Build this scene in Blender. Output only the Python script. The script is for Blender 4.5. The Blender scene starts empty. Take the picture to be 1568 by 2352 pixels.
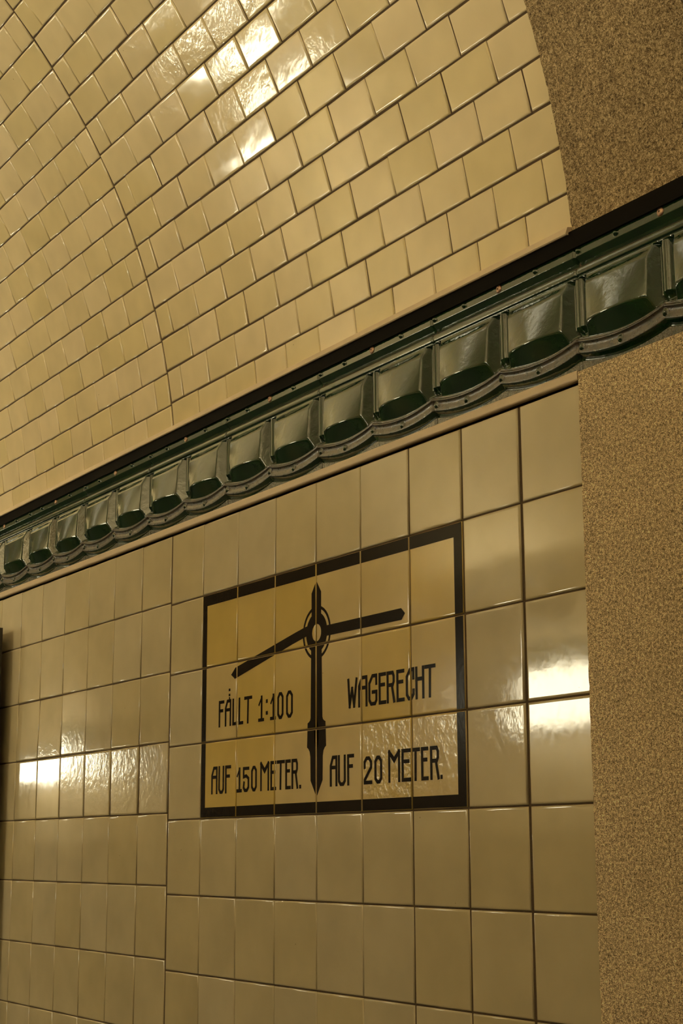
import bpy, bmesh, math, random
from mathutils import Vector, Matrix

# ------------------------------------------------------------------ camera, world, exposure
# The tunnel is measured in units of one square wall tile (0.24 m).
# u axis: along the tunnel, v axis: away from the photographed wall (negative = into the tunnel), w: up.
U = 0.24
ZO = 9.87                       # floor of the walkway is at world z = 0
def V(x, y, z): return Vector((x*U, y*U, (z+ZO)*U))

scene = bpy.context.scene
col = scene.collection
cam_d = bpy.data.cameras.new('camera'); cam = bpy.data.objects.new('camera', cam_d); col.objects.link(cam)
RIGHT = Vector((0.5283, 0.8490, -0.0043)); DOWN = Vector((-0.1774, 0.1055, -0.9785)); FWD = Vector((-0.8303, 0.5177, 0.2063))
cam.matrix_world = Matrix.Translation(V(19.4321, -9.8784, -3.4122)) @ Matrix(((RIGHT.x, -DOWN.x, -FWD.x), (RIGHT.y, -DOWN.y, -FWD.y), (RIGHT.z, -DOWN.z, -FWD.z))).to_4x4()
cam_d.sensor_fit = 'HORIZONTAL'; cam_d.sensor_width = 36.0; cam_d.lens = 36.0*3680.43/1568.0
cam_d.clip_start = 0.05; cam_d.clip_end = 200
scene.camera = cam
scene.view_settings.view_transform = 'Standard'; scene.view_settings.look = 'None'
scene.view_settings.gamma = 1.0; scene.view_settings.use_curve_mapping = False
scene.view_settings.exposure = 0.08
world = bpy.data.worlds.new('world'); scene.world = world; world.use_nodes = True
world.node_tree.nodes['Background'].inputs[0].default_value = (1.0, 0.72, 0.36, 1)
world.node_tree.nodes['Background'].inputs[1].default_value = 0.03

LAMP_COL = (1.0, 0.91, 0.64)
LAMP_POWER = 20.5               # radiance of the opal diffusers
LAMPS = [(-54.7, 1), (-15.8, 1), (42.0, 1), (-57.0, 0), (-17.0, 0), (42.0, 0)]   # (x, 1 = far wall / 0 = photographed wall)
LAMP_Z = 0.85
COVE_POWER = 62.0
COVES = [(-19.0, 1), (7.5, 1), (16.0, 1), (-19.0, 0)]  # pair at positive x is added, unseen, to brighten vault and rib

# ------------------------------------------------------------------ helpers
rnd = random.Random(7)
def tag(o, label=None, cat=None, group=None, kind=None):
    if label: o['label'] = label
    if cat: o['category'] = cat
    if group: o['group'] = group
    if kind: o['kind'] = kind
    return o

class MB:
    """mesh collector: verts, faces, material index and one colour per face"""
    def __init__(s): s.v = []; s.f = []; s.m = []; s.c = []; s.sm = []
    def face(s, idx, m=0, c=(0.5, 0.5, 0.5, 1), smooth=True):
        s.f.append(tuple(idx)); s.m.append(m); s.c.append(c); s.sm.append(smooth)
    def box(s, x0, x1, y0, y1, z0, z1, m=0, c=(0.5, 0.5, 0.5, 1)):
        b = len(s.v)
        for x in (x0, x1):
            for y in (y0, y1):
                for z in (z0, z1): s.v.append(V(x, y, z))
        for q in ((0, 1, 3, 2), (4, 6, 7, 5), (0, 4, 5, 1), (2, 3, 7, 6), (0, 2, 6, 4), (1, 5, 7, 3)):
            s.face([b+i for i in q], m, c, False)
    def sweep(s, prof, x0, x1, m=0, n=1, jit=0.0):
        """closed profile of (y, z) swept along x, capped"""
        b = len(s.v); k = len(prof)
        for i in range(n+1):
            x = x0+(x1-x0)*i/n
            for (y, z) in prof: s.v.append(V(x, y+rnd.uniform(-jit, jit), z+rnd.uniform(-jit, jit)))
        for i in range(n):
            for j in range(k):
                j2 = (j+1) % k
                s.face((b+i*k+j, b+i*k+j2, b+(i+1)*k+j2, b+(i+1)*k+j), m, smooth=False)
        s.face([b+j for j in range(k)][::-1], m, smooth=False)
        s.face([b+n*k+j for j in range(k)], m, smooth=False)
    def build(s, name, mats, parent=None, base=None):
        me = bpy.data.meshes.new(name)
        base = base or Vector((0, 0, 0))
        me.from_pydata([p-base for p in s.v], [], s.f)
        for m in mats: me.materials.append(m)
        me.polygons.foreach_set('material_index', s.m)
        me.polygons.foreach_set('use_smooth', s.sm)
        at = me.color_attributes.new('tile', 'FLOAT_COLOR', 'CORNER')
        buf = []
        for f, c in zip(s.f, s.c): buf += list(c)*len(f)
        at.data.foreach_set('color', buf)
        me.update()
        o = bpy.data.objects.new(name, me); col.objects.link(o); o.location = base
        if parent is not None: o.parent = parent; o.location = base
        return o

def empty(name, loc=(0, 0, 0)):
    o = bpy.data.objects.new(name, None); col.objects.link(o); o.location = loc; o.empty_display_size = 0.1; return o

# ------------------------------------------------------------------ materials
def mat(name):
    m = bpy.data.materials.new(name); m.use_nodes = True
    nt = m.node_tree; b = nt.nodes['Principled BSDF']
    return m, nt, b
def N(nt, t, **kw):
    n = nt.nodes.new(t)
    for k, v in kw.items():
        if k.startswith('i_'): n.inputs[k[2:].replace('_', ' ')].default_value = v
        else: setattr(n, k, v)
    return n
def L(nt, a, b): nt.links.new(a, b)
def noise(nt, scale, detail=3.0, rough=0.55, vec=None):
    n = N(nt, 'ShaderNodeTexNoise'); n.inputs['Scale'].default_value = scale; n.inputs['Detail'].default_value = detail; n.inputs['Roughness'].default_value = rough
    if vec is not None: L(nt, vec, n.inputs['Vector'])
    return n
def math_n(nt, op, a, b=None, clamp=False):
    n = N(nt, 'ShaderNodeMath', operation=op, use_clamp=clamp)
    for i, x in enumerate((a, b)):
        if x is None: continue
        if isinstance(x, (int, float)): n.inputs[i].default_value = x
        else: L(nt, x, n.inputs[i])
    return n.outputs[0]
def mixc(nt, f, a, b):
    n = N(nt, 'ShaderNodeMix', data_type='RGBA')
    for s, x in ((0, f), (6, a), (7, b)):
        if isinstance(x, (int, float)): n.inputs[s].default_value = x
        elif isinstance(x, tuple): n.inputs[s].default_value = x
        else: L(nt, x, n.inputs[s])
    return n.outputs[2]
def ramp(nt, fac, stops):
    n = N(nt, 'ShaderNodeValToRGB'); cr = n.color_ramp
    while len(cr.elements) > 1: cr.elements.remove(cr.elements[-1])
    cr.elements[0].position = stops[0][0]; cr.elements[0].color = stops[0][1]
    for p, c in stops[1:]: e = cr.elements.new(p); e.color = c
    L(nt, fac, n.inputs[0]); return n.outputs[0]
def coords(nt): return N(nt, 'ShaderNodeTexCoord').outputs['Object']

def glazed_tile(name, ca, cb, rough=0.16, wave=1.0, low=0.3):
    """old glazed ceramic; attribute 'tile': r = tone, g = waviness / wear of the glaze, b = noise offset"""
    m, nt, b = mat(name)
    at = N(nt, 'ShaderNodeAttribute', attribute_name='tile'); sep = N(nt, 'ShaderNodeSeparateColor'); L(nt, at.outputs['Color'], sep.inputs[0])
    tone, wear, off = sep.outputs[0], sep.outputs[1], sep.outputs[2]
    co = coords(nt)
    addv = N(nt, 'ShaderNodeVectorMath', operation='ADD'); L(nt, co, addv.inputs[0])
    comb = N(nt, 'ShaderNodeCombineXYZ'); mo = math_n(nt, 'MULTIPLY', off, 40.0)
    for i in range(3): L(nt, mo, comb.inputs[i])
    L(nt, comb.outputs[0], addv.inputs[1]); vec = addv.outputs[0]
    n1 = noise(nt, 6, 2, vec=vec)
    base = mixc(nt, tone, ca, cb)
    mot = math_n(nt, 'MULTIPLY', math_n(nt, 'SUBTRACT', n1.outputs[0], 0.5), 0.35, False)
    hsv = N(nt, 'ShaderNodeHueSaturation'); L(nt, base, hsv.inputs['Color']); L(nt, math_n(nt, 'ADD', mot, 1.0), hsv.inputs['Value'])
    # small dirt specks
    vor = N(nt, 'ShaderNodeTexVoronoi', feature='F1'); vor.inputs['Scale'].default_value = 9.0; L(nt, vec, vor.inputs['Vector'])
    spk = math_n(nt, 'LESS_THAN', vor.outputs['Distance'], 0.018)
    colr = mixc(nt, math_n(nt, 'MULTIPLY', spk, 0.6), hsv.outputs[0], (0.12, 0.07, 0.03, 1))
    L(nt, colr, b.inputs['Base Color'])
    nr = noise(nt, 60, 3, vec=vec)
    r = math_n(nt, 'ADD', rough-0.06, math_n(nt, 'ADD', math_n(nt, 'MULTIPLY', nr.outputs[0], 0.12), math_n(nt, 'MULTIPLY', wear, 0.05)))
    L(nt, r, b.inputs['Roughness'])
    b.inputs['IOR'].default_value = 1.52
    # orange peel and hand-made waviness
    w1 = noise(nt, 34, 2, vec=vec); w2 = noise(nt, 130, 2, vec=vec); w3 = noise(nt, 9, 1, vec=vec)
    bp = N(nt, 'ShaderNodeBump'); bp.inputs['Distance'].default_value = 0.0012*wave; bp.inputs['Strength'].default_value = 1.0
    L(nt, math_n(nt, 'ADD', math_n(nt, 'MULTIPLY', w1.outputs[0], wear), math_n(nt, 'ADD', math_n(nt, 'MULTIPLY', math_n(nt, 'MULTIPLY', w2.outputs[0], wear), 0.22), math_n(nt, 'MULTIPLY', w3.outputs[0], low))), bp.inputs['Height'])
    L(nt, bp.outputs[0], b.inputs['Normal'])
    return m

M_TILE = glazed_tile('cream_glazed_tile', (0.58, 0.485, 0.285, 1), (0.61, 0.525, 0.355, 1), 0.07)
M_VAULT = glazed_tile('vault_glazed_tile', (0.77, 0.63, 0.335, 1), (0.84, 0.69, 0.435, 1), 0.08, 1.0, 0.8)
M_YEL = glazed_tile('yellow_glazed_tile', (0.62, 0.45, 0.12, 1), (0.64, 0.50, 0.24, 1), 0.11)

def simple(name, c, rough=0.6, metal=0.0, bump=0.0, bscale=60, var=0.0, vscale=20, spec=0.5):
    m, nt, b = mat(name)
    b.inputs['Roughness'].default_value = rough; b.inputs['Metallic'].default_value = metal
    b.inputs['Specular IOR Level'].default_value = spec
    co = coords(nt); n = noise(nt, vscale, 4, vec=co)
    d = tuple(x*(1-var) for x in c[:3])+(1,); e = tuple(min(1, x*(1+var)) for x in c[:3])+(1,)
    L(nt, mixc(nt, n.outputs[0], d, e), b.inputs['Base Color'])
    if bump:
        n2 = noise(nt, bscale, 4, vec=co); bp = N(nt, 'ShaderNodeBump'); bp.inputs['Distance'].default_value = bump; L(nt, n2.outputs[0], bp.inputs['Height']); L(nt, bp.outputs[0], b.inputs['Normal'])
    return m
M_GROUT = simple('brown_grout', (0.095, 0.058, 0.028), 0.9, bump=0.002, bscale=200, var=0.35, vscale=8)
M_BEAD = simple('cream_moulding', (0.72, 0.57, 0.38), 0.42, var=0.08, vscale=12, bump=0.0004, bscale=90)
M_BLACK = simple('black_painted_strip', (0.007, 0.0055, 0.004), 0.6, var=0.5, vscale=6, spec=0.04)
M_PAINT = simple('dark_brown_glaze_paint', (0.014, 0.009, 0.005), 0.16, var=0.4, vscale=10, bump=0.00015, bscale=70, spec=0.05)
M_BRASS = simple('worn_copper_screw', (0.42, 0.27, 0.18), 0.42, metal=1.0, var=0.2, vscale=200, bump=0.0003, bscale=400)
M_HOLE = simple('screw_recess', (0.02, 0.015, 0.01), 0.7)
M_STEEL = simple('grey_lamp_housing', (0.20, 0.20, 0.19), 0.45, metal=0.6)
M_ASPH = simple('road_asphalt', (0.030, 0.028, 0.026), 0.85, bump=0.002, bscale=90, var=0.4, vscale=60)
M_PAVE = simple('walkway_stone', (0.045, 0.040, 0.034), 0.8, bump=0.001, bscale=50, var=0.3, vscale=15)
M_BOARD = simple('board_dark_paint', (0.05, 0.045, 0.035), 0.5, var=0.2)
M_GREENFLAT = simple('green_glaze_plain', (0.02, 0.045, 0.02), 0.2)

def concrete(name, gain, tint):
    m, nt, b = mat(name)
    co = coords(nt)
    warp = noise(nt, 120, 2, 0.5, co); wv = N(nt, 'ShaderNodeVectorMath', operation='SCALE'); L(nt, warp.outputs[1], wv.inputs[0]); wv.inputs['Scale'].default_value = 0.006
    ad = N(nt, 'ShaderNodeVectorMath', operation='ADD'); L(nt, co, ad.inputs[0]); L(nt, wv.outputs[0], ad.inputs[1]); wc = ad.outputs[0]
    n1 = noise(nt, 380, 3, 0.75, co); n2 = noise(nt, 130, 4, 0.75, co); mid = noise(nt, 16, 4, 0.65, co); big = noise(nt, 3.0, 3, 0.6, co)
    f = math_n(nt, 'ADD', math_n(nt, 'MULTIPLY', n1.outputs[0], 0.55), math_n(nt, 'MULTIPLY', n2.outputs[0], 0.45))
    base = ramp(nt, f, [(0.39, (0.05, 0.032, 0.016, 1)), (0.455, (0.21, 0.148, 0.076, 1)), (0.52, (0.42, 0.32, 0.185, 1)), (0.60, (0.80, 0.67, 0.46, 1))])
    # pale and dark grains
    v1 = N(nt, 'ShaderNodeTexVoronoi'); v1.inputs['Scale'].default_value = 120; L(nt, wc, v1.inputs['Vector'])
    sep = N(nt, 'ShaderNodeSeparateColor'); L(nt, v1.outputs['Color'], sep.inputs[0])
    grain = math_n(nt, 'LESS_THAN', v1.outputs['Distance'], math_n(nt, 'MULTIPLY', sep.outputs[1], 0.42))
    pale = math_n(nt, 'MULTIPLY', grain, math_n(nt, 'GREATER_THAN', sep.outputs[0], 0.62))
    dark = math_n(nt, 'MULTIPLY', grain, math_n(nt, 'LESS_THAN', sep.outputs[0], 0.30))
    c1 = mixc(nt, math_n(nt, 'MULTIPLY', pale, 0.55), base, (0.80, 0.68, 0.46, 1))
    c2 = mixc(nt, math_n(nt, 'MULTIPLY', dark, 0.75), c1, (0.060, 0.036, 0.016, 1))
    hsv = N(nt, 'ShaderNodeHueSaturation'); L(nt, c2, hsv.inputs['Color'])
    val = math_n(nt, 'ADD', 0.74, math_n(nt, 'ADD', math_n(nt, 'MULTIPLY', big.outputs[0], 0.45), math_n(nt, 'MULTIPLY', mid.outputs[0], 0.55)))
    L(nt, math_n(nt, 'MULTIPLY', val, gain), hsv.inputs['Value'])
    mx = N(nt, 'ShaderNodeMix', data_type='RGBA', blend_type='MULTIPLY'); mx.inputs[0].default_value = 1.0; L(nt, hsv.outputs[0], mx.inputs[6]); mx.inputs[7].default_value = tint
    L(nt, mx.outputs[2], b.inputs['Base Color'])
    b.inputs['Roughness'].default_value = 0.7; b.inputs['Specular IOR Level'].default_value = 0.35
    bp = N(nt, 'ShaderNodeBump'); bp.inputs['Distance'].default_value = 0.004; bp.inputs['Strength'].default_value = 0.7
    L(nt, math_n(nt, 'ADD', math_n(nt, 'MULTIPLY', f, 1.3), math_n(nt, 'MULTIPLY', dark, -0.4)), bp.inputs['Height']); L(nt, bp.outputs[0], b.inputs['Normal'])
    return m
M_CONC = concrete('olive_washed_aggregate_concrete', 1.46, (1.0, 1.0, 1.0, 1))
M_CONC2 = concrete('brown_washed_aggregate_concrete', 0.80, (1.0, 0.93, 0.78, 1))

def green_glaze():
    m, nt, b = mat('dark_green_majolica_glaze')
    co = coords(nt); n = noise(nt, 7, 3, 0.6, co); n2 = noise(nt, 45, 3, 0.6, co); n3 = noise(nt, 170, 3, 0.7, co)
    at = N(nt, 'ShaderNodeAttribute', attribute_name='tile'); sep = N(nt, 'ShaderNodeSeparateColor'); L(nt, at.outputs['Color'], sep.inputs[0])
    g = ramp(nt, n.outputs[0], [(0.3, (0.003, 0.024, 0.010, 1)), (0.55, (0.014, 0.044, 0.013, 1)), (0.8, (0.036, 0.054, 0.013, 1))])
    worn = ramp(nt, n2.outputs[0], [(0.35, (0.016, 0.028, 0.012, 1)), (0.55, (0.075, 0.055, 0.028, 1)), (0.75, (0.035, 0.028, 0.030, 1))])   # thin worn glaze on the sill
    L(nt, mixc(nt, sep.outputs[0], g, worn), b.inputs['Base Color'])
    L(nt, math_n(nt, 'ADD', 0.06, math_n(nt, 'MULTIPLY', math_n(nt, 'MULTIPLY', sep.outputs[0], n3.outputs[0]), 0.55)), b.inputs['Roughness'])
    b.inputs['IOR'].default_value = 1.9
    bp = N(nt, 'ShaderNodeBump'); bp.inputs['Distance'].default_value = 0.0012
    L(nt, math_n(nt, 'ADD', math_n(nt, 'MULTIPLY', n2.outputs[0], 0.6), math_n(nt, 'MULTIPLY', math_n(nt, 'MULTIPLY', n3.outputs[0], sep.outputs[0]), 0.14)), bp.inputs['Height'])
    L(nt, bp.outputs[0], b.inputs['Normal'])
    return m
M_GREEN = green_glaze()

def far_tile():
    m, nt, b = mat('cream_tile_courses')
    uv = N(nt, 'ShaderNodeUVMap'); br = N(nt, 'ShaderNodeTexBrick')
    L(nt, uv.outputs[0], br.inputs['Vector'])
    br.inputs['Scale'].default_value = 1.0; br.inputs['Brick Width'].default_value = 0.8235; br.inputs['Row Height'].default_value = 0.477; br.inputs['Mortar Size'].default_value = 0.012
    br.inputs['Color1'].default_value = (0.72, 0.60, 0.38, 1); br.inputs['Color2'].default_value = (0.78, 0.66, 0.46, 1); br.inputs['Mortar'].default_value = (0.13, 0.08, 0.04, 1)
    L(nt, br.outputs[0], b.inputs['Base Color']); b.inputs['Roughness'].default_value = 0.25
    return m
M_FAR = far_tile()

m, nt, b = mat('opal_lamp_glass')
b.inputs['Base Color'].default_value = (0.8, 0.8, 0.75, 1); b.inputs['Emission Color'].default_value = LAMP_COL+(1,); b.inputs['Emission Strength'].default_value = LAMP_POWER; b.inputs['Roughness'].default_value = 0.3
M_OPAL = m

# ------------------------------------------------------------------ tiles
def rcol(wear=None, tone=None):
    w = (rnd.random()**3)*0.5 if wear is None else wear
    return (rnd.random() if tone is None else tone, w, rnd.random(), 1)
def tile(mb, P, u0, u1, v0, v1, tilt=(0, 0), m=0, c=None, r=0.017, depth=0.05, rise=0.0):
    """one pressed tile with rounded arris; P(u, v, h) maps to the world, tilt in radians"""
    c = c or rcol()
    uc, vc = (u0+u1)/2, (v0+v1)/2
    rings = [(0.0, -depth), (0.0, -r), (r*0.13, -r*0.5), (r*0.5, -r*0.13), (r, 0.0), (r*1.6, 0.0)]
    b = len(mb.v)
    for (i, h) in rings:
        for (u, v) in ((u0+i, v0+i), (u1-i, v0+i), (u1-i, v1-i), (u0+i, v1-i)):
            hh = h+rise+(tilt[0]*(u-uc)+tilt[1]*(v-vc) if h > -depth else 0)
            mb.v.append(P(u, v, hh))
    for k in range(len(rings)-1):
        for j in range(4):
            j2 = (j+1) % 4
            mb.face((b+4*k+j, b+4*k+j2, b+4*k+4+j2, b+4*k+4+j), m, c)
    mb.face([b+4*(len(rings)-1)+j for j in range(4)], m, c)
def PW(u, v, h): return V(u, -h, v)

XR = 8.0                         # left edge of the concrete rib
XR2 = 10.45                      # right edge of the rib
XJ = -1.0                        # expansion joint
FLOOR = -ZO
wid = {7: 0.030, 6: 0.016, 5: 0.014, -1: 0.012}
# highlights in the photo need the true lie of a few tiles (slope about z and about x, radians)
LIE = {('r', 7, 2): (0, 0), ('r', 7, 3): (0, 0), ('r', 6, 2): (0.018, 0.0), ('r', 6, 3): (0.014, 0.0), ('l', 4, 3): (0, -0.003), ('l', 5, 3): (0, -0.002), ('l', 4, 2): (0, -0.022), ('l', 5, 2): (0, -0.022),
       ('l', 3, 3): (0.006, 0.004), ('l', 2, 3): (0.012, 0.003), ('l', 1, 3): (0.017, 0.004), ('l', 0, 3): (0.019, 0.002)}
WEAR = {('r', 7, 1): 0.03, ('r', 7, 0): 0.05, ('l', 3, 3): .3, ('l', 2, 3): .4, ('l', 1, 3): .45, ('l', 0, 3): .45, ('l', 3, 2): .25, ('r', 6, 3): .2, ('r', 6, 2): 0.06, ('l', 4, 3): 0.03, ('l', 5, 3): 0.03, ('r', 7, 2): 0.05, ('r', 7, 3): 0.05}
def lie(key, s): 
    return LIE.get(key, (rnd.gauss(0, s), rnd.gauss(0, s)))

mb = MB()
# grout bed
def quad(mb, pts, m, smooth=False, c=(0.5, 0.5, 0.5, 1)):
    b = len(mb.v); mb.v += pts; mb.face(range(b, b+len(pts)), m, c, smooth)
GD = 0.014
mb.box(-95, 45, GD, 0.6, FLOOR-0.6, 1.0, 1); mb.box(-95, 45, 0.12, 0.6, 1.0, 1.10, 1); mb.box(-95, 45, 0.30, 0.6, 1.10, 2.8, 1)
# right panel, 9 columns
rows = [1.0, 0, -1, -2, -3, -4, -5, -6, -7, -8, -9, FLOOR+0.005]
for c in range(-1, 8):
    for r in range(len(rows)-1):
        if 0 <= c <= 5 and 1 <= r <= 3: continue          # the painted sign sits here
        g = 0.006
        l = c+(0.022 if c == -1 else g+wid.get(c, 0.0)*0.5); rr = c+1-(g+wid.get(c+1, 0.0)*0.5 if c < 7 else 0)
        gz0 = 0.008 if r != 0 else 0.0; gz1 = 0.008
        tile(mb, PW, l, rr, rows[r+1]+gz1, rows[r]-gz0, lie(('r', c, r), 0.0025), c=rcol(WEAR.get(('r', c, r))))
# left panel
lr = [1.0]+[0.035-0.98*k for k in range(0, 11)]
k = 0; x = -1.0
while x > -34:
    w = 0.987
    for r in range(len(lr)-1):
        if lr[r+1] < FLOOR: continue
        tile(mb, PW, x-w+0.006, x-(0.022 if k == 0 else 0.006), lr[r+1]+0.007, lr[r]-(0.007 if r else 0), lie(('l', k, r), 0.0025), c=rcol(WEAR.get(('l', k, r))), rise=-0.004 if k == 0 else 0)
    x -= w; k += 1
# bay right of the rib
x = XR2
while x < 20:
    for r in range(len(rows)-1): tile(mb, PW, x+0.006, x+0.994, rows[r+1]+0.008, rows[r]-0.008, lie(None, 0.0025))
    x += 1
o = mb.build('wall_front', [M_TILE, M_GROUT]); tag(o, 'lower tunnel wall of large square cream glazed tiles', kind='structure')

# ------------------------------------------------------------------ vault
CY, CZ, CR = -10.0779, 1.5477, 10.1183
def PA(a, rad=CR): return (CY+rad*math.cos(a), CZ+rad*math.sin(a))
A0 = 0.1411; DA = 0.04706
mb = MB()
def vault_tile(x0, x1, a0, a1, key=None, s=0.006, tone=None, m=0, wear=None, g=0.006, gv=0.008):
    am = (a0+a1)/2
    ny, nz = -math.cos(am), -math.sin(am)              # inward normal
    ty, tz = -math.sin(am), math.cos(am)
    y0, z0 = PA(am, CR*math.cos((a1-a0)/2)+0.0008)
    half = CR*(a1-a0)/2
    def P(u, v, h): return V(u, y0+ty*v+ny*h, z0+tz*v+nz*h)
    tile(mb, P, x0+g, x1-g, -half+gv, half-gv, lie(key, s), m, rcol(wear, tone), r=0.020)
def course_edges(k, x0, x1, off):
    xs = [x0]; x = off
    while x < x1-0.12:
        if x > x0+0.12: xs.append(x)
        x += 0.8235
    xs.append(x1); return xs
last = 27
for k in range(0, last):
    a0 = A0+DA*(k-1); a1 = a0+DA
    if k == 0: a0 = 0.085
    off = (-0.1475 if k % 2 == 0 else -0.585)
    xs = course_edges(k, XJ, XR, off)
    for i in range(len(xs)-1):
        vault_tile(xs[i]+(0.012 if i == 0 else 0), xs[i+1]-rnd.choice((0, 0, 0.003, 0.008)), a0, a1, ('v', k, i), wear=None if k < 7 else rnd.random()**1.5*0.7, s=(0.006 if k < 6 else 0.010), tone=rnd.random()**1.3*(1.0 if k < 8 else 0.8), gv=rnd.choice((0.008, 0.010, 0.013)))
    # left of the expansion joint the courses sit slightly lower
    sh = -0.0025
    xs = [XJ]; x = (-1.86 if k % 2 == 0 else -1.455)
    while x > -34: xs.append(x); x -= 0.805
    for i in range(len(xs)-1):
        vault_tile(xs[i+1], xs[i]-(0.012 if i == 0 else 0), a0+(sh if k else 0), a1+sh, ('w', k, i), s=0.004)
    xs = course_edges(k, XR2, 19.5, XR2-0.3 if k % 2 else XR2+0.1)
    for i in range(len(xs)-1): vault_tile(xs[i], xs[i+1], a0, a1)
aend = A0+DA*(last-1)
# grout shell behind the tiles
n = 40
def shell(mb, x0, x1, a0, a1, rad, m, n=40, uvs=None):
    b = len(mb.v)
    for i in range(n+1):
        y, z = PA(a0+(a1-a0)*i/n, rad); mb.v.append(V(x0, y, z)); mb.v.append(V(x1, y, z))
    for i in range(n): mb.face((b+2*i, b+2*i+1, b+2*i+3, b+2*i+2), m)
shell(mb, -34, 20, 0.02, aend+0.02, CR+0.014, 1, 60)
shell(mb, -95, 45, 0.0, math.pi, CR+0.5, 1, 60)
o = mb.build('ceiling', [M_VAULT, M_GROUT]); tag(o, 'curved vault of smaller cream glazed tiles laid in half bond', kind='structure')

# rest of the vault and the far wall, tiled courses
def strip_uv(name, pts_yz, x0, x1, mats, flip=False):
    vs = []; fs = []; uvs = []
    s = 0; S = [0]
    for i in range(1, len(pts_yz)): s += math.hypot(pts_yz[i][0]-pts_yz[i-1][0], pts_yz[i][1]-pts_yz[i-1][1]); S.append(s)
    for (y, z) in pts_yz: vs.append(V(x0, y, z)); vs.append(V(x1, y, z))
    for i in range(len(pts_yz)-1):
        fs.append((2*i, 2*i+1, 2*i+3, 2*i+2)); uvs += [(x0, S[i]), (x1, S[i]), (x1, S[i+1]), (x0, S[i+1])]
    me = bpy.data.meshes.new(name); me.from_pydata(vs, [], fs); me.materials.append(mats)
    ul = me.uv_layers.new(name='UVMap')
    for i, q in enumerate(uvs): ul.data[i].uv = q
    for p in me.polygons: p.use_smooth = True
    o = bpy.data.objects.new(name, me); col.objects.link(o); return o
arc = [PA(aend+(math.pi-0.10-aend)*i/70) for i in range(71)]
tag(strip_uv('ceiling', arc, -95, 45, M_FAR), kind='structure')
tag(strip_uv('ceiling', [PA(0.1+(aend-0.1)*i/30) for i in range(31)], -95, -34, M_FAR), kind='structure')
tag(strip_uv('ceiling', [PA(0.1+(aend-0.1)*i/30) for i in range(31)], 19.5, 45, M_FAR), kind='structure')
FARY = 2*CY
tag(strip_uv('wall_back', [(FARY, 2.6), (FARY, -3.0)], -95, 45, M_FAR), kind='structure')
tag(strip_uv('wall_back', [(FARY, -3.0), (FARY, FLOOR)], -95, 45, M_PAVE), kind='structure')  # dark unseen dado, added to cut light bounced onto the lower wall
mb = MB(); mb.box(-95, 45, FARY+0.001, FARY+0.12, 1.1, 2.45, 0); tag(mb.build('trim_6', [M_GREENFLAT]), kind='structure')

# ------------------------------------------------------------------ floor
mb = MB()
mb.box(-95, 45, -5.6, 0.4, FLOOR-0.35, FLOOR, 0); mb.box(-95, 45, FARY-0.4, FARY+5.6, FLOOR-0.35, FLOOR, 0)
mb.box(-95, 45, FARY+5.6, -5.6, FLOOR-1.2, FLOOR-0.5, 1)
mb.box(-95, 45, FARY+5.3, FARY+5.6, FLOOR-0.6, FLOOR-0.001, 0); mb.box(-95, 45, -5.6, -5.3, FLOOR-0.6, FLOOR-0.001, 0)
tag(mb.build('floor', [M_PAVE, M_ASPH]), 'dark roadway and raised walkways of the tunnel', kind='structure')

# ------------------------------------------------------------------ concrete rib
mb = MB()
def rib_part(path, x0, x1, n):
    """path: list of (y, z, ny, nz) surface points with inward normal; the rib stands proud of the tiles"""
    D = 0.065
    b = len(mb.v); m_ = len(path)
    for (y, z, ny, nz, e) in path:
        j0 = rnd.uniform(-0.006, 0.006); j1 = rnd.uniform(-0.006, 0.006)
        mb.v.append(V(x0+j0, y-ny*0.05, z-nz*0.05)); mb.v.append(V(x0+j0, y+ny*(D-0.02), z+nz*(D-0.02)))
        mb.v.append(V(x0+0.02+j0, y+ny*D, z+nz*D)); mb.v.append(V(x1-0.02+j1, y+ny*D, z+nz*D)); mb.v.append(V(x1+j1, y-ny*0.05, z-nz*0.05))
    for i in range(m_-1):
        for k in range(4): mb.face((b+5*i+k, b+5*i+k+1, b+5*i+5+k+1, b+5*i+5+k), 0, smooth=(k == 2))
low = [(0.0, FLOOR+(1.10-FLOOR)*i/260, -1, 0, 0) for i in range(261)]
rib_part(low, XR, XR2, 1)
o = mb.build('trim_1', [M_CONC]); tag(o, 'speckled concrete rib below the green frieze', kind='structure')
mb = MB()
up = [(PA(a)[0], PA(a)[1], -math.cos(a), -math.sin(a), 0) for a in [0.095+(math.pi-0.19)*i/700 for i in range(701)]]
rib_part(up, XR, XR2, 1)
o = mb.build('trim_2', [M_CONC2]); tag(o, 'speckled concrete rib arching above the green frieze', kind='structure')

# ------------------------------------------------------------------ mouldings
def rounded(y0, y1, z0, z1, r, n=4):
    """profile: back at y1, front face at y0, front arrises rounded"""
    p = [(y1, z0)]
    for i in range(n+1):
        a = math.pi/2*i/n; p.append((y0+r-r*math.sin(a), z0+r-r*math.cos(a)))
    for i in range(n+1):
        a = math.pi/2*i/n; p.append((y0+r-r*math.cos(a), z1-r+r*math.sin(a)))
    p.append((y1, z1)); return p
mb = MB()
mb.sweep(rounded(-0.034, 0.03, 1.034, 1.14, 0.024), -34, XR-0.03, 0, 60, 0.0)
tag(mb.build('trim_3', [M_BEAD]), 'narrow cream moulding under the green frieze', kind='structure')
mb = MB()
mb.sweep([(0.02, 2.53), (-0.100, 2.515), (-0.112, 2.525), (-0.108, 2.54), (-0.085, 2.60), (-0.02, 2.612)], -34, XR-0.035, 0, 60, 0.0)
tag(mb.build('trim_4', [M_BEAD]), 'narrow cream moulding above the green frieze', kind='structure')
mb = MB()
mb.box(-34, 20, -0.075, 0.05, 2.36, 2.545, 0)
tag(mb.build('trim_5', [M_BLACK]), 'black strip between the green frieze and the vault', kind='structure')

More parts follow.
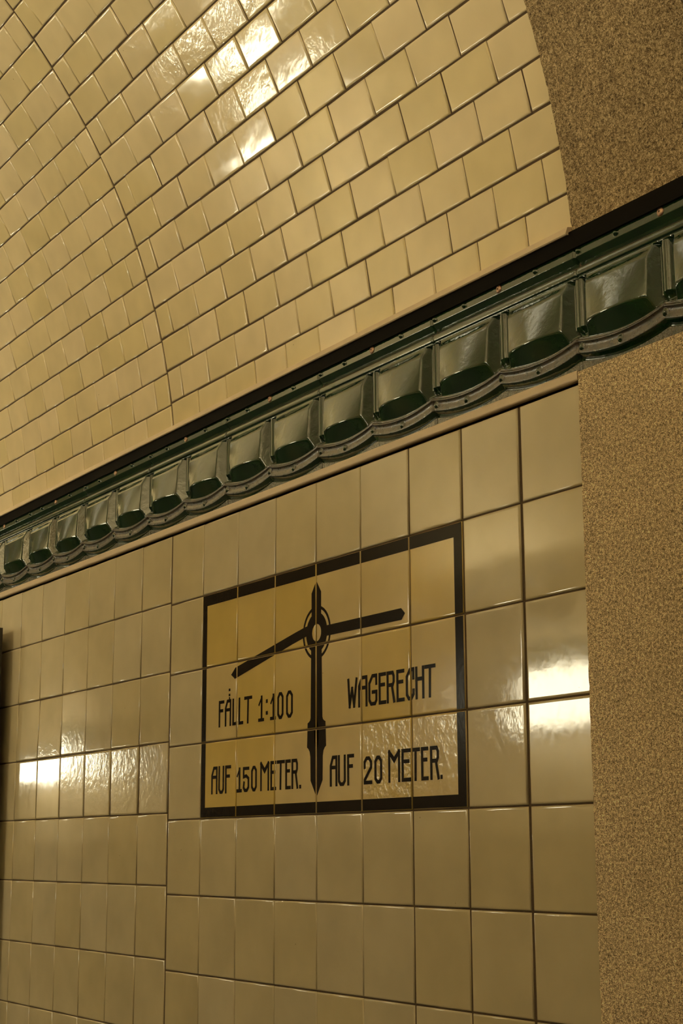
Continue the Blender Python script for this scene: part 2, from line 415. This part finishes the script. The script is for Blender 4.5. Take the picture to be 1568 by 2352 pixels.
# ------------------------------------------------------------------ green relief frieze
TW = 2.437; ZB, ZT = 1.115, 2.385
def sst(a, b, x):
    t = max(0.0, min(1.0, (x-a)/(b-a))); return t*t*(3-2*t)
def smin(a, b, k=0.012):
    h = max(k-abs(a-b), 0.0)/k; return min(a, b)-h*h*k*0.25
def smax(a, b, k=0.012): return -smin(-a, -b, k)
def dome(dx, dz, r, h):
    d = (dx*dx+dz*dz)/(r*r)
    return h*math.sqrt(1-d) if d < 1 else -1
def relief(x, zz):
    """height of the glazed surface (tile units) at x along the tile, z up"""
    B = TW/2; i = 0 if x < B else 1
    s = x-(B*i+B/2); a = abs(s); u = min(1, a/(B/2))
    worn = 0.0
    bump = 1-u*u
    z = zz-0.075*bump*sst(1.115, 1.20, zz)*(1-sst(1.46, 1.56, zz))   # scalloped sill follows the bosses
    # sill
    if zz < 1.225: h = 0.0; worn = 0.8
    elif zz < 1.235: h = -0.03*(zz-1.225)/0.01
    else: h = -0.03+(zz-1.235)*1.25
    sill = 0.045-0.012*math.exp(-((zz-1.365)/0.03)**2)+0.016*math.exp(-((zz-1.415)/0.012)**2)-0.01*math.exp(-((zz-1.44)/0.008)**2)
    if zz >= 1.225: h = smin(h, sill, 0.015)
    if zz > 1.29: worn = 1.0
    if zz > 1.455: worn = 0.0
    # cushion
    ze = 1.452-0.075*bump
    q = min(1, a/0.47); hr = 0.075+0.085*(1-q*q)
    zr = 1.555
    if zz >= 1.425 and z < 2.075:
        low_ = 0.02+(z-ze)*(hr-0.02)/(zr-ze)
        t = max(0, min(1, (z-zr)/(2.03-zr))); top_ = 0.075+(hr-0.075)*(1-t)-0.047*sst(1.93, 2.07, z)
        fl = -0.055+(0.53-a)*1.35
        cush = smin(smin(low_, top_, 0.018), fl, 0.014)
        pil = -1
        pa = abs(a-B/2)
        zt = 1.565
        if pa < 0.088:
            pr_ = math.sqrt(max(0, 1-(pa/0.088)**2))
            pil = -0.07+0.09*pr_
            if z > 2.0: pil = pil-(z-2.0)*0.5*(1-pr_)
            if z < zt: pil = min(pil, -0.07+0.09*pr_-(zt-z)*0.9)
        if z < ze: h = smax(h, cush, 0.01) if a < 0.50 else h
        else:
            g = smax(cush, pil, 0.008); g = max(g, -0.06)
            if z < 1.50 and a > 0.5: g = max(g, 0.045-(z-1.44)*1.6)
            h = g; worn = 0.0
    # bead and cove
    if z >= 2.062:
        b_ = 0.034-0.02*math.exp(-((z-2.076)/0.007)**2)
        if z < 2.155: h = b_+0.006*math.sin((z-2.08)/0.075*math.pi)
        elif z < 2.175: h = 0.034-0.09*sst(2.155, 2.175, z)
        elif z < 2.275: h = -0.056+(z-2.175)*0.95
        else: h = 0.042
        h = min(h, 0.042)
        if z > 2.370: h = 0.042-0.04*((z-2.370)/0.015)**2
        if z > 2.155 and z < 2.175 and a > 0: pass
    # studs
    for sx in (0.06, B/2, B*1.5):
        d = dome(x-sx, z-2.325, 0.028, 0.032)
        if d > 0: h = max(h, 0.042+d)
    for sx, sz in ((0.06, 1.345), (B/2, 1.275), (B, 1.352), (B*1.5, 1.275)):
        d = dome(x-sx, (z-sz)*0.8, 0.031, 0.030)
        if d > 0: h = max(h, 0.036+d); worn = 0.1
    # ends of the tile dip into the joint
    e = min(x, TW-x)
    if e < 0.022: h = h-0.045*(1-e/0.022)**2
    return h, worn, z

def relief_mesh():
    mb = MB(); nx, nz = 220, 190
    x0, x1 = 0.004, TW-0.004
    W = {}
    for j in range(nz+1):
        z = ZB+(ZT-ZB)*j/nz
        for i in range(nx+1):
            x = x0+(x1-x0)*i/nx
            h, w, z_ = relief(x, z)
            mb.v.append(Vector((x*U, -h*U, (z_-ZB)*U))); W[(i, j)] = w
    for j in range(nz):
        for i in range(nx):
            k = j*(nx+1)+i; w = (W[(i, j)]+W[(i+1, j+1)])/2
            mb.face((k, k+1, k+nx+2, k+nx+1), 0, (w, 0, 0, 1))
    # side, top and bottom returns back into the wall
    def back(idx):
        b = len(mb.v)
        for q in idx: p = mb.v[q]; mb.v.append(Vector((p.x, 0.07*U, p.z)))
        for t in range(len(idx)-1): mb.face((idx[t], idx[t+1], b+t+1, b+t), 0, (0.4, 0, 0, 1), False)
    back([i for i in range(nx+1)]); back([nz*(nx+1)+i for i in range(nx+1)][::-1])
    back([j*(nx+1) for j in range(nz+1)][::-1]); back([j*(nx+1)+nx for j in range(nz+1)])
    return mb
def screw_mesh():
    mb = MB(); n = 20; R_ = 0.042
    prof = [(R_*1.15, -0.004), (R_*1.12, 0.003), (R_, 0.009), (R_*0.8, 0.015), (R_*0.45, 0.019), (R_*0.2, 0.0195)]
    for (r_, h) in prof:
        for i in range(n):
            a = 2*math.pi*i/n; mb.v.append(Vector((r_*math.cos(a)*U, -h*U, r_*math.sin(a)*U)))
    for k in range(len(prof)-1):
        for i in range(n): mb.face((k*n+i, k*n+(i+1) % n, (k+1)*n+(i+1) % n, (k+1)*n+i), 0)
    b = len(mb.v)
    for i in range(n):
        a = 2*math.pi*i/n; mb.v.append(Vector((R_*0.2*math.cos(a)*U, -0.010*U, R_*0.2*math.sin(a)*U)))
    k = len(prof)-1
    for i in range(n): mb.face((k*n+i, k*n+(i+1) % n, b+(i+1) % n, b+i), 1)
    mb.face([b+i for i in range(n)], 1)
    return mb
def build_local(mb, name, mats):
    return mb.build(name, mats)
XJ5 = 8.005
frieze0 = build_local(relief_mesh(), 'relief_frieze_tile', [M_GREEN])
screw0 = build_local(screw_mesh(), 'screw', [M_BRASS, M_HOLE])
screw0.parent = frieze0; screw0.location = (TW/2*U, -0.040*U, (2.325-ZB)*U); screw0['label'] = 'copper screw head'
FL = {
 1: 'green glazed relief tile lying on the concrete rib, cut by the right edge',
 0: 'green relief tile ending at the left edge of the concrete rib, the largest seen whole',
 -1: 'second green relief tile left of the concrete rib, above the right half of the sign',
 -2: 'green relief tile straight above the left half of the painted sign',
 -3: 'green relief tile crossing the line of the dark vertical joint in the wall',
 -4: 'first green relief tile left of the dark vertical joint in the wall',
 -5: 'leftmost green relief tile that is seen whole, small in the distance',
 -6: 'green relief tile cut by the left edge of the picture',
}
for k in list(range(1, -10, -1))+[2, 3]:
    x = XJ5+TW*(k-1)
    if k == 1: o, s = frieze0, screw0
    else:
        o = frieze0.copy(); col.objects.link(o); s = screw0.copy(); col.objects.link(s); s.parent = o
    o.location = V(x, 0.0, ZB)
    tag(o, FL.get(k-0, 'green glazed relief tile beyond the left edge of the view' if k < 0 else 'green glazed relief tile beyond the right edge of the view'), 'frieze tile', 'green relief frieze tiles')

# ------------------------------------------------------------------ painted sign
SG = empty('painted_sign', V(3.0, 0, -3.0))
tag(SG, 'yellow tiled gradient sign with dark brown border, pointer arms and German lettering', 'sign')
def child(o):
    o.parent = SG; o.location = o.location-SG.location; return o
mb = MB()
buff = {(3, 0), (4, 0), (0, 1), (3, 1), (5, 1), (2, 2), (3, 2), (5, 2)}
for c in range(6):
    for r in range(3):
        t = rnd.uniform(0.75, 1.0) if (c, r) in buff else rnd.uniform(0.0, 0.25)
        w = {(4, 2): 2.2, (5, 2): 0.8, (3, 2): 0.15, (3, 1): 0.1}.get((c, r), 0.08)
        g0 = 0.006+wid.get(c, 0)*0.3; g1 = 0.006+wid.get(c+1, 0)*0.3
        tile(mb, PW, c+g0, c+1-g1, -r-1+0.008, -r-0.008, (0, 0), c=(t, w, rnd.random(), 1))
child(mb.build('tile_field', [M_YEL], base=V(3, 0, -3)))

PZ = -0.0022                                                   # the paint lies on the glaze
PAINTED = [0]
def paint(name, polys, label=None):
    """filled outlines (x, z), cut open along the tile joints"""
    bm = bmesh.new()
    for i_, poly in enumerate(polys):
        vs = [bm.verts.new((p[0], (i_ % 7)*0.00012, p[1])) for p in poly]
        try: bm.faces.new(vs)
        except ValueError: pass
    bmesh.ops.triangulate(bm, faces=bm.faces[:])
    for (axis, pos, hw) in [(0, float(c), 0.016) for c in range(0, 7)]+[(2, -float(r), 0.016) for r in range(0, 4)]:
        for s_ in (-hw, hw):
            co = [0, 0, 0]; co[axis] = pos+s_; no = [0, 0, 0]; no[axis] = 1
            bmesh.ops.bisect_plane(bm, geom=bm.verts[:]+bm.edges[:]+bm.faces[:], plane_co=co, plane_no=no)
        bmesh.ops.delete(bm, geom=[f for f in bm.faces if abs(f.calc_center_median()[axis]-pos) < hw], context='FACES')
    lay = PAINTED[0]*0.0010/12; PAINTED[0] = (PAINTED[0]+1) % 5
    for v in bm.verts: v.co = V(v.co.x, PZ+v.co.y-lay, v.co.z)-V(3, 0, -3)
    for f in bm.faces:
        if f.normal.y > 0: f.normal_flip()
    ext = bmesh.ops.extrude_face_region(bm, geom=bm.faces[:])
    for v in [g for g in ext['geom'] if isinstance(g, bmesh.types.BMVert)]: v.co.y += 0.0004
    me = bpy.data.meshes.new(name); bm.to_mesh(me); bm.free(); me.materials.append(M_PAINT)
    o = bpy.data.objects.new(name, me); col.objects.link(o); o.parent = SG
    if label: o['label'] = label
    return o
def ringq(cx, cz, r0, r1, n=72, a0=0, a1=2*math.pi):
    out = []
    for i in range(n):
        a = a0+(a1-a0)*i/n; b_ = a0+(a1-a0)*(i+1)/n
        out.append([(cx+r0*math.cos(a), cz+r0*math.sin(a)), (cx+r1*math.cos(a), cz+r1*math.sin(a)), (cx+r1*math.cos(b_), cz+r1*math.sin(b_)), (cx+r0*math.cos(b_), cz+r0*math.sin(b_))])
    return out
xa, xb, za, zb = 0.0, 6.0, -3.0, 0.0
ia, ib, ic, id_ = 0.135, 5.843, -2.858, -0.160
paint('border', [[(xa, za), (xb, za), (xb, ic), (xa, ic)], [(xa, id_), (xb, id_), (xb, zb), (xa, zb)], [(xa, ic), (ia, ic), (ia, id_), (xa, id_)], [(ib, ic), (xb, ic), (xb, id_), (ib, id_)]])
HX, HZ = 3.014, -0.854
paint('hub_ring', ringq(HX, HZ, 0.105, 0.243)+ringq(HX, HZ, 0.290, 0.325))
def mirror(pts): return pts+[(2*3.008-x, z) for (x, z) in pts[::-1]]
top = [(3.008, -0.222), (2.897, -0.365), (2.897, -0.66), (2.95, -0.70)]
lowl = [(2.95, -1.00), (2.885, -1.03), (2.885, -1.18), (2.873, -1.865), (2.862, -1.893), (2.835, -1.913), (2.803, -1.925), (2.79, -2.212), (2.822, -2.232), (2.85, -2.265), (2.866, -2.325), (2.872, -2.608), (2.995, -2.785)]
slotl = [(3.008, -1.865), (2.975, -1.93), (2.958, -2.04), (2.962, -2.16), (2.985, -2.23), (3.008, -2.275)]
# left half and right half of the lower staff leave the light slot open
lp = [(3.008, -1.00)]+lowl+[(3.008, -2.785)]+slotl[::-1]
rp = [(2*3.008-x, z) for (x, z) in lp]
paint('staff', [top+[(3.008, -0.72)], [(2*3.008-x, z) for (x, z) in top+[(3.008, -0.72)]], lp, rp])
paint('arm', [[(3.20, -0.792), (4.832, -0.790), (4.905, -0.855), (4.836, -0.922), (3.20, -0.918)]])
paint('arm', [[(2.84, -0.745), (2.70, -0.764), (2.45, -0.806), (0.957, -1.077), (0.842, -1.160), (0.944, -1.222), (2.45, -0.930), (2.70, -0.886), (2.84, -0.862)]])

SW = 0.044
def stroke(pts, w, closed=False):
    """thick polyline as mitred quads with square ends"""
    P = [Vector((p[0], p[1])) for p in pts]
    n = len(P); out = []
    if not closed:
        d = (P[1]-P[0]).normalized(); P[0] = P[0]-d*w/2
        d = (P[-1]-P[-2]).normalized(); P[-1] = P[-1]+d*w/2
    off = []
    for i in range(n):
        a = P[i-1] if (i > 0 or closed) else None; c = P[(i+1) % n] if (i < n-1 or closed) else None
        d0 = (P[i]-a).normalized() if a is not None else None; d1 = (c-P[i]).normalized() if c is not None else None
        if d0 is None: d0 = d1
        if d1 is None: d1 = d0
        n0 = Vector((-d0.y, d0.x)); n1 = Vector((-d1.y, d1.x)); m_ = (n0+n1)
        m_ = m_.normalized() if m_.length > 1e-6 else n0
        k = 1/max(0.45, m_.dot(n0)); off.append(m_*(w/2*k))
    for i in range(n if closed else n-1):
        j = (i+1) % n
        out.append([tuple(P[i]+off[i]), tuple(P[j]+off[j]), tuple(P[j]-off[j]), tuple(P[i]-off[i])])
    return out
GL = {
 'F': [[(0, 0), (0, 1), (1, 1)], [(0, .63), (.75, .63)]],
 'A': [[(0, 0), (0, .70), (.38, 1), (1, 1), (1, 0)], [(0, .63), (1, .63)]],
 'L': [[(0, 1), (0, 0), (1, 0)]],
 'T': [[(0, 1), (1, 1)], [(.5, 1), (.45, 0)]],
 '1': [[(0, .68), (.6, .98)], [(.6, 1), (.6, 0)], [(0, 0), (1, 0)]],
 '0': [[(0, .14), (0, .84), (.32, 1), (.68, 1), (1, .86), (1, .14), (.68, 0), (.32, 0), (0, .14)]],
 'W': [[(.02, .98), (.17, .02)], [(.17, .02), (.46, .66)], [(.46, .66), (.68, .02)], [(.68, .02), (.98, .98)]],
 'G': [[(1, .72), (1, 1), (.45, 1), (0, .74), (0, .14), (.25, 0), (.8, 0), (1, .12), (1, .42), (.5, .42)]],
 'E': [[(1, 1), (0, 1), (0, 0), (1, 0)], [(0, .63), (.8, .63)]],
 'R': [[(0, 0), (0, 1), (.8, 1), (.95, .88), (.95, .68), (.8, .57), (0, .57)], [(.66, .57), (1, 0)]],
 'C': [[(1, .70), (1, 1), (.5, 1), (0, .76), (0, .14), (.28, 0), (.7, 0), (1, .14), (1, .26)]],
 'H': [[(0, 0), (0, 1)], [(1, 0), (1, 1)], [(0, .63), (1, .63)]],
 'U': [[(0, 1), (0, .12), (.28, 0), (.72, 0), (1, .12), (1, 1)]],
 'M': [[(0, 0), (0, 1)], [(1, 0), (1, 1)], [(0, .98), (.5, .68), (1, .98)], [(0, 1), (.5, .74), (1, 1)]],
 '5': [[(1, 1), (0, 1), (0, .62), (.55, .66), (1, .54), (1, .14), (.7, 0), (.25, 0), (0, .14), (.08, .34)]],
 '2': [[(0, .64), (0, .84), (.32, 1), (.7, 1), (1, .84), (1, .62), (.0, .10), (.0, 0), (1, 0)]],
}
def glyph(ch, x0, z0, x1, z1):
    w = SW*(0.95 if ch not in 'M' else 0.9)
    if ch == '.': return [[(x0, z0), (x1, z0), (x1, z1), (x0, z1)]]
    if ch == ':':
        hh = 0.046; return [[(x0, z0), (x1, z0), (x1, z0+hh), (x0, z0+hh)], [(x0, z1-hh), (x1, z1-hh), (x1, z1), (x0, z1)]]
    out = []; ax, bx, az, bz = x0+w/2, x1-w/2, z0+w/2, z1-w/2
    for st in GL[ch]:
        ww = w*(0.7 if (ch == '1' and st[0][1] == .68) else 1.0)
        pts = [(ax+(bx-ax)*p[0], az+(bz-az)*p[1]) for p in st]
        closed = st[0] == st[-1]
        out += stroke(pts[:-1] if closed else pts, ww, closed)
    return out
LINES = {
 'fall': [('F', .502, .655), ('A', .675, .850), ('L', .885, 1.018), ('L', 1.053, 1.180), ('T', 1.205, 1.415), ('1', 1.579, 1.730), (':', 1.775, 1.823, -1.75, -1.556), ('1', 1.885, 2.030), ('0', 2.066, 2.219, -1.827, -1.495), ('0', 2.285, 2.447, -1.827, -1.493)],
 'run': [('A', .312, .487), ('U', .513, .673), ('F', .700, .862), ('1', 1.013, 1.158, -2.688, -2.371), ('5', 1.184, 1.353, -2.688, -2.371), ('0', 1.403, 1.553, -2.688, -2.368), ('M', 1.641, 1.866), ('E', 1.898, 2.043), ('T', 2.060, 2.255), ('E', 2.269, 2.400), ('R', 2.420, 2.579), ('.', 2.606, 2.650, -2.690, -2.645)],
 'level': [('W', 3.700, 3.925), ('A', 3.933, 4.131), ('G', 4.149, 4.336), ('E', 4.361, 4.515), ('R', 4.525, 4.694), ('E', 4.721, 4.879), ('C', 4.904, 5.073), ('H', 5.089, 5.259), ('T', 5.265, 5.471)],
 'run2': [('A', 3.309, 3.475), ('U', 3.489, 3.659), ('F', 3.690, 3.839), ('2', 4.038, 4.215, -2.694, -2.383), ('0', 4.262, 4.419, -2.694, -2.385), ('M', 4.542, 4.775), ('E', 4.804, 4.985), ('T', 4.990, 5.160), ('E', 5.177, 5.314), ('R', 5.345, 5.515), ('.', 5.530, 5.569, -2.690, -2.645)],
}
for key, zb_, zt_ in (('fall', -1.825, -1.476), ('run', -2.690, -2.330), ('level', -1.823, -1.467), ('run2', -2.693, -2.338)):
    polys = []
    for g in LINES[key]:
        a_, b_ = (g[3], g[4]) if len(g) > 3 else (zb_, zt_)
        ch = g[0]
        if key == 'fall' and ch == '1': b_ = -1.498
        polys += glyph(ch, g[1], a_, g[2], b_)
    if key == 'fall':
        polys += [[(.778, -1.436), (.822, -1.436), (.822, -1.404), (.778, -1.404)], [(.778, -1.370), (.822, -1.370), (.822, -1.336), (.778, -1.336)], [(.785, -1.49), (.815, -1.49), (.815, -1.446), (.785, -1.446)]]
    paint('lettering', polys, {'fall': 'lettering FÄLLT 1:100', 'run': 'lettering AUF 150 METER.', 'level': 'lettering WAGERECHT', 'run2': 'lettering AUF 20 METER.'}[key])

# ------------------------------------------------------------------ lamps on the walls of the tunnel
LW, LH, LD = 3.0, 0.78, 0.42    # half length, half height, half depth of the opal box
for (lx, far) in LAMPS:
    sgn = 1 if far else -1
    y0 = FARY if far else 0.0                                  # wall plane
    e = empty('wall_lamp', V(lx, y0, LAMP_Z))
    mb = MB(); mb.box(lx-LW-0.15, lx+LW+0.15, *sorted((y0+sgn*0.02, y0+sgn*0.32)), LAMP_Z-LH-0.1, LAMP_Z+LH+0.1, 0)
    mb.box(lx-LW-0.15, lx-LW, *sorted((y0+sgn*0.30, y0+sgn*(0.42+2*LD))), LAMP_Z-LH-0.1, LAMP_Z+LH+0.1, 0)
    mb.box(lx+LW, lx+LW+0.15, *sorted((y0+sgn*0.30, y0+sgn*(0.42+2*LD))), LAMP_Z-LH-0.1, LAMP_Z+LH+0.1, 0)
    o = mb.build('housing', [M_STEEL]); o.parent = e; o.location = -e.location
    mb = MB(); mb.sweep(rounded(0.32, 0.32+2*LD, -LH, LH, 0.16, 5), lx-LW, lx+LW, 0)
    vs = []
    for p in mb.v:
        yy = p.y/U; zz = p.z/U-ZO
        d = 0.32+2*LD-(yy-0.32)                                # front face looks into the tunnel
        vs.append(V(p.x/U, y0+sgn*d, LAMP_Z+zz))
    mb.v = vs
    o = mb.build('diffuser', [M_OPAL]); o.parent = e; o.location = -e.location
    tag(e, 'long opal box lamp on the tunnel wall, outside the view', 'lamp', 'opal wall lamps')

# unseen cove lamps over the frieze, some added to brighten vault: open only upwards
m, nt, b = mat('cove_lamp_glass')
b.inputs['Base Color'].default_value = (0.8, 0.8, 0.75, 1); b.inputs['Emission Color'].default_value = LAMP_COL+(1,); b.inputs['Emission Strength'].default_value = COVE_POWER; b.inputs['Roughness'].default_value = 0.3
M_COVE = m
for (lx, far) in COVES:
    sgn = 1 if far else -1; y0 = FARY if far else 0.0
    e = empty('unseen_cove_lamp', V(lx, y0, 3.2))
    def SWP(prof, x0, x1, m_):
        mb = MB(); mb.sweep([(y0+sgn*p[0], p[1]) for p in prof], x0, x1, 0); o = mb.build(m_[0], [m_[1]]); o.parent = e; o.location = -e.location
    SWP([(0.05, 2.95), (1.65, 3.05), (1.69, 3.78), (1.65, 3.78), (1.61, 3.12), (0.10, 3.02)], lx-3.2, lx+3.2, ('trough', M_STEEL))
    SWP([(0.22, 3.0), (0.30, 3.0), (0.62, 5.0), (0.54, 5.0)], lx-3.6, lx+3.6, ('back_shield', M_BOARD))  # added blocker, keeps the bright wall behind out of tile reflections
    SWP([(0.50, 4.00), (1.30, 3.50), (1.28, 3.46), (0.48, 3.96)], lx-3.1, lx+3.1, ('diffuser', M_COVE))
    for cx_ in (lx-3.28, lx+3.2):
        mb = MB(); mb.box(cx_, cx_+0.08, *sorted((y0+sgn*0.05, y0+sgn*1.69)), 2.95, 4.12, 0); o = mb.build('end_cap', [M_STEEL]); o.parent = e; o.location = -e.location
    tag(e, 'open topped unseen cove lamp above the frieze, set to light the vault', 'lamp', 'cove lamps above the frieze')

# ------------------------------------------------------------------ notice board left of the view, its edge throws the shadow
BX1, BZ = -7.38, 0.42
e = empty('notice_board', V(-10.0, 0, -7))
mb = MB(); mb.box(-12.5, BX1, -0.25, -0.16, -7.0, BZ, 0)
o = mb.build('panel', [M_BOARD]); o.parent = e; o.location = -e.location
for xx in (-12.2, -8.6):
    mb = MB(); mb.box(xx, xx+0.1, -0.16, 0.02, -6.8, BZ-0.2, 0)
    o = mb.build('wall_rail', [M_STEEL]); o.parent = e; o.location = -e.location
tag(e, 'dark notice board standing off the tiled wall beyond the left edge', 'board')
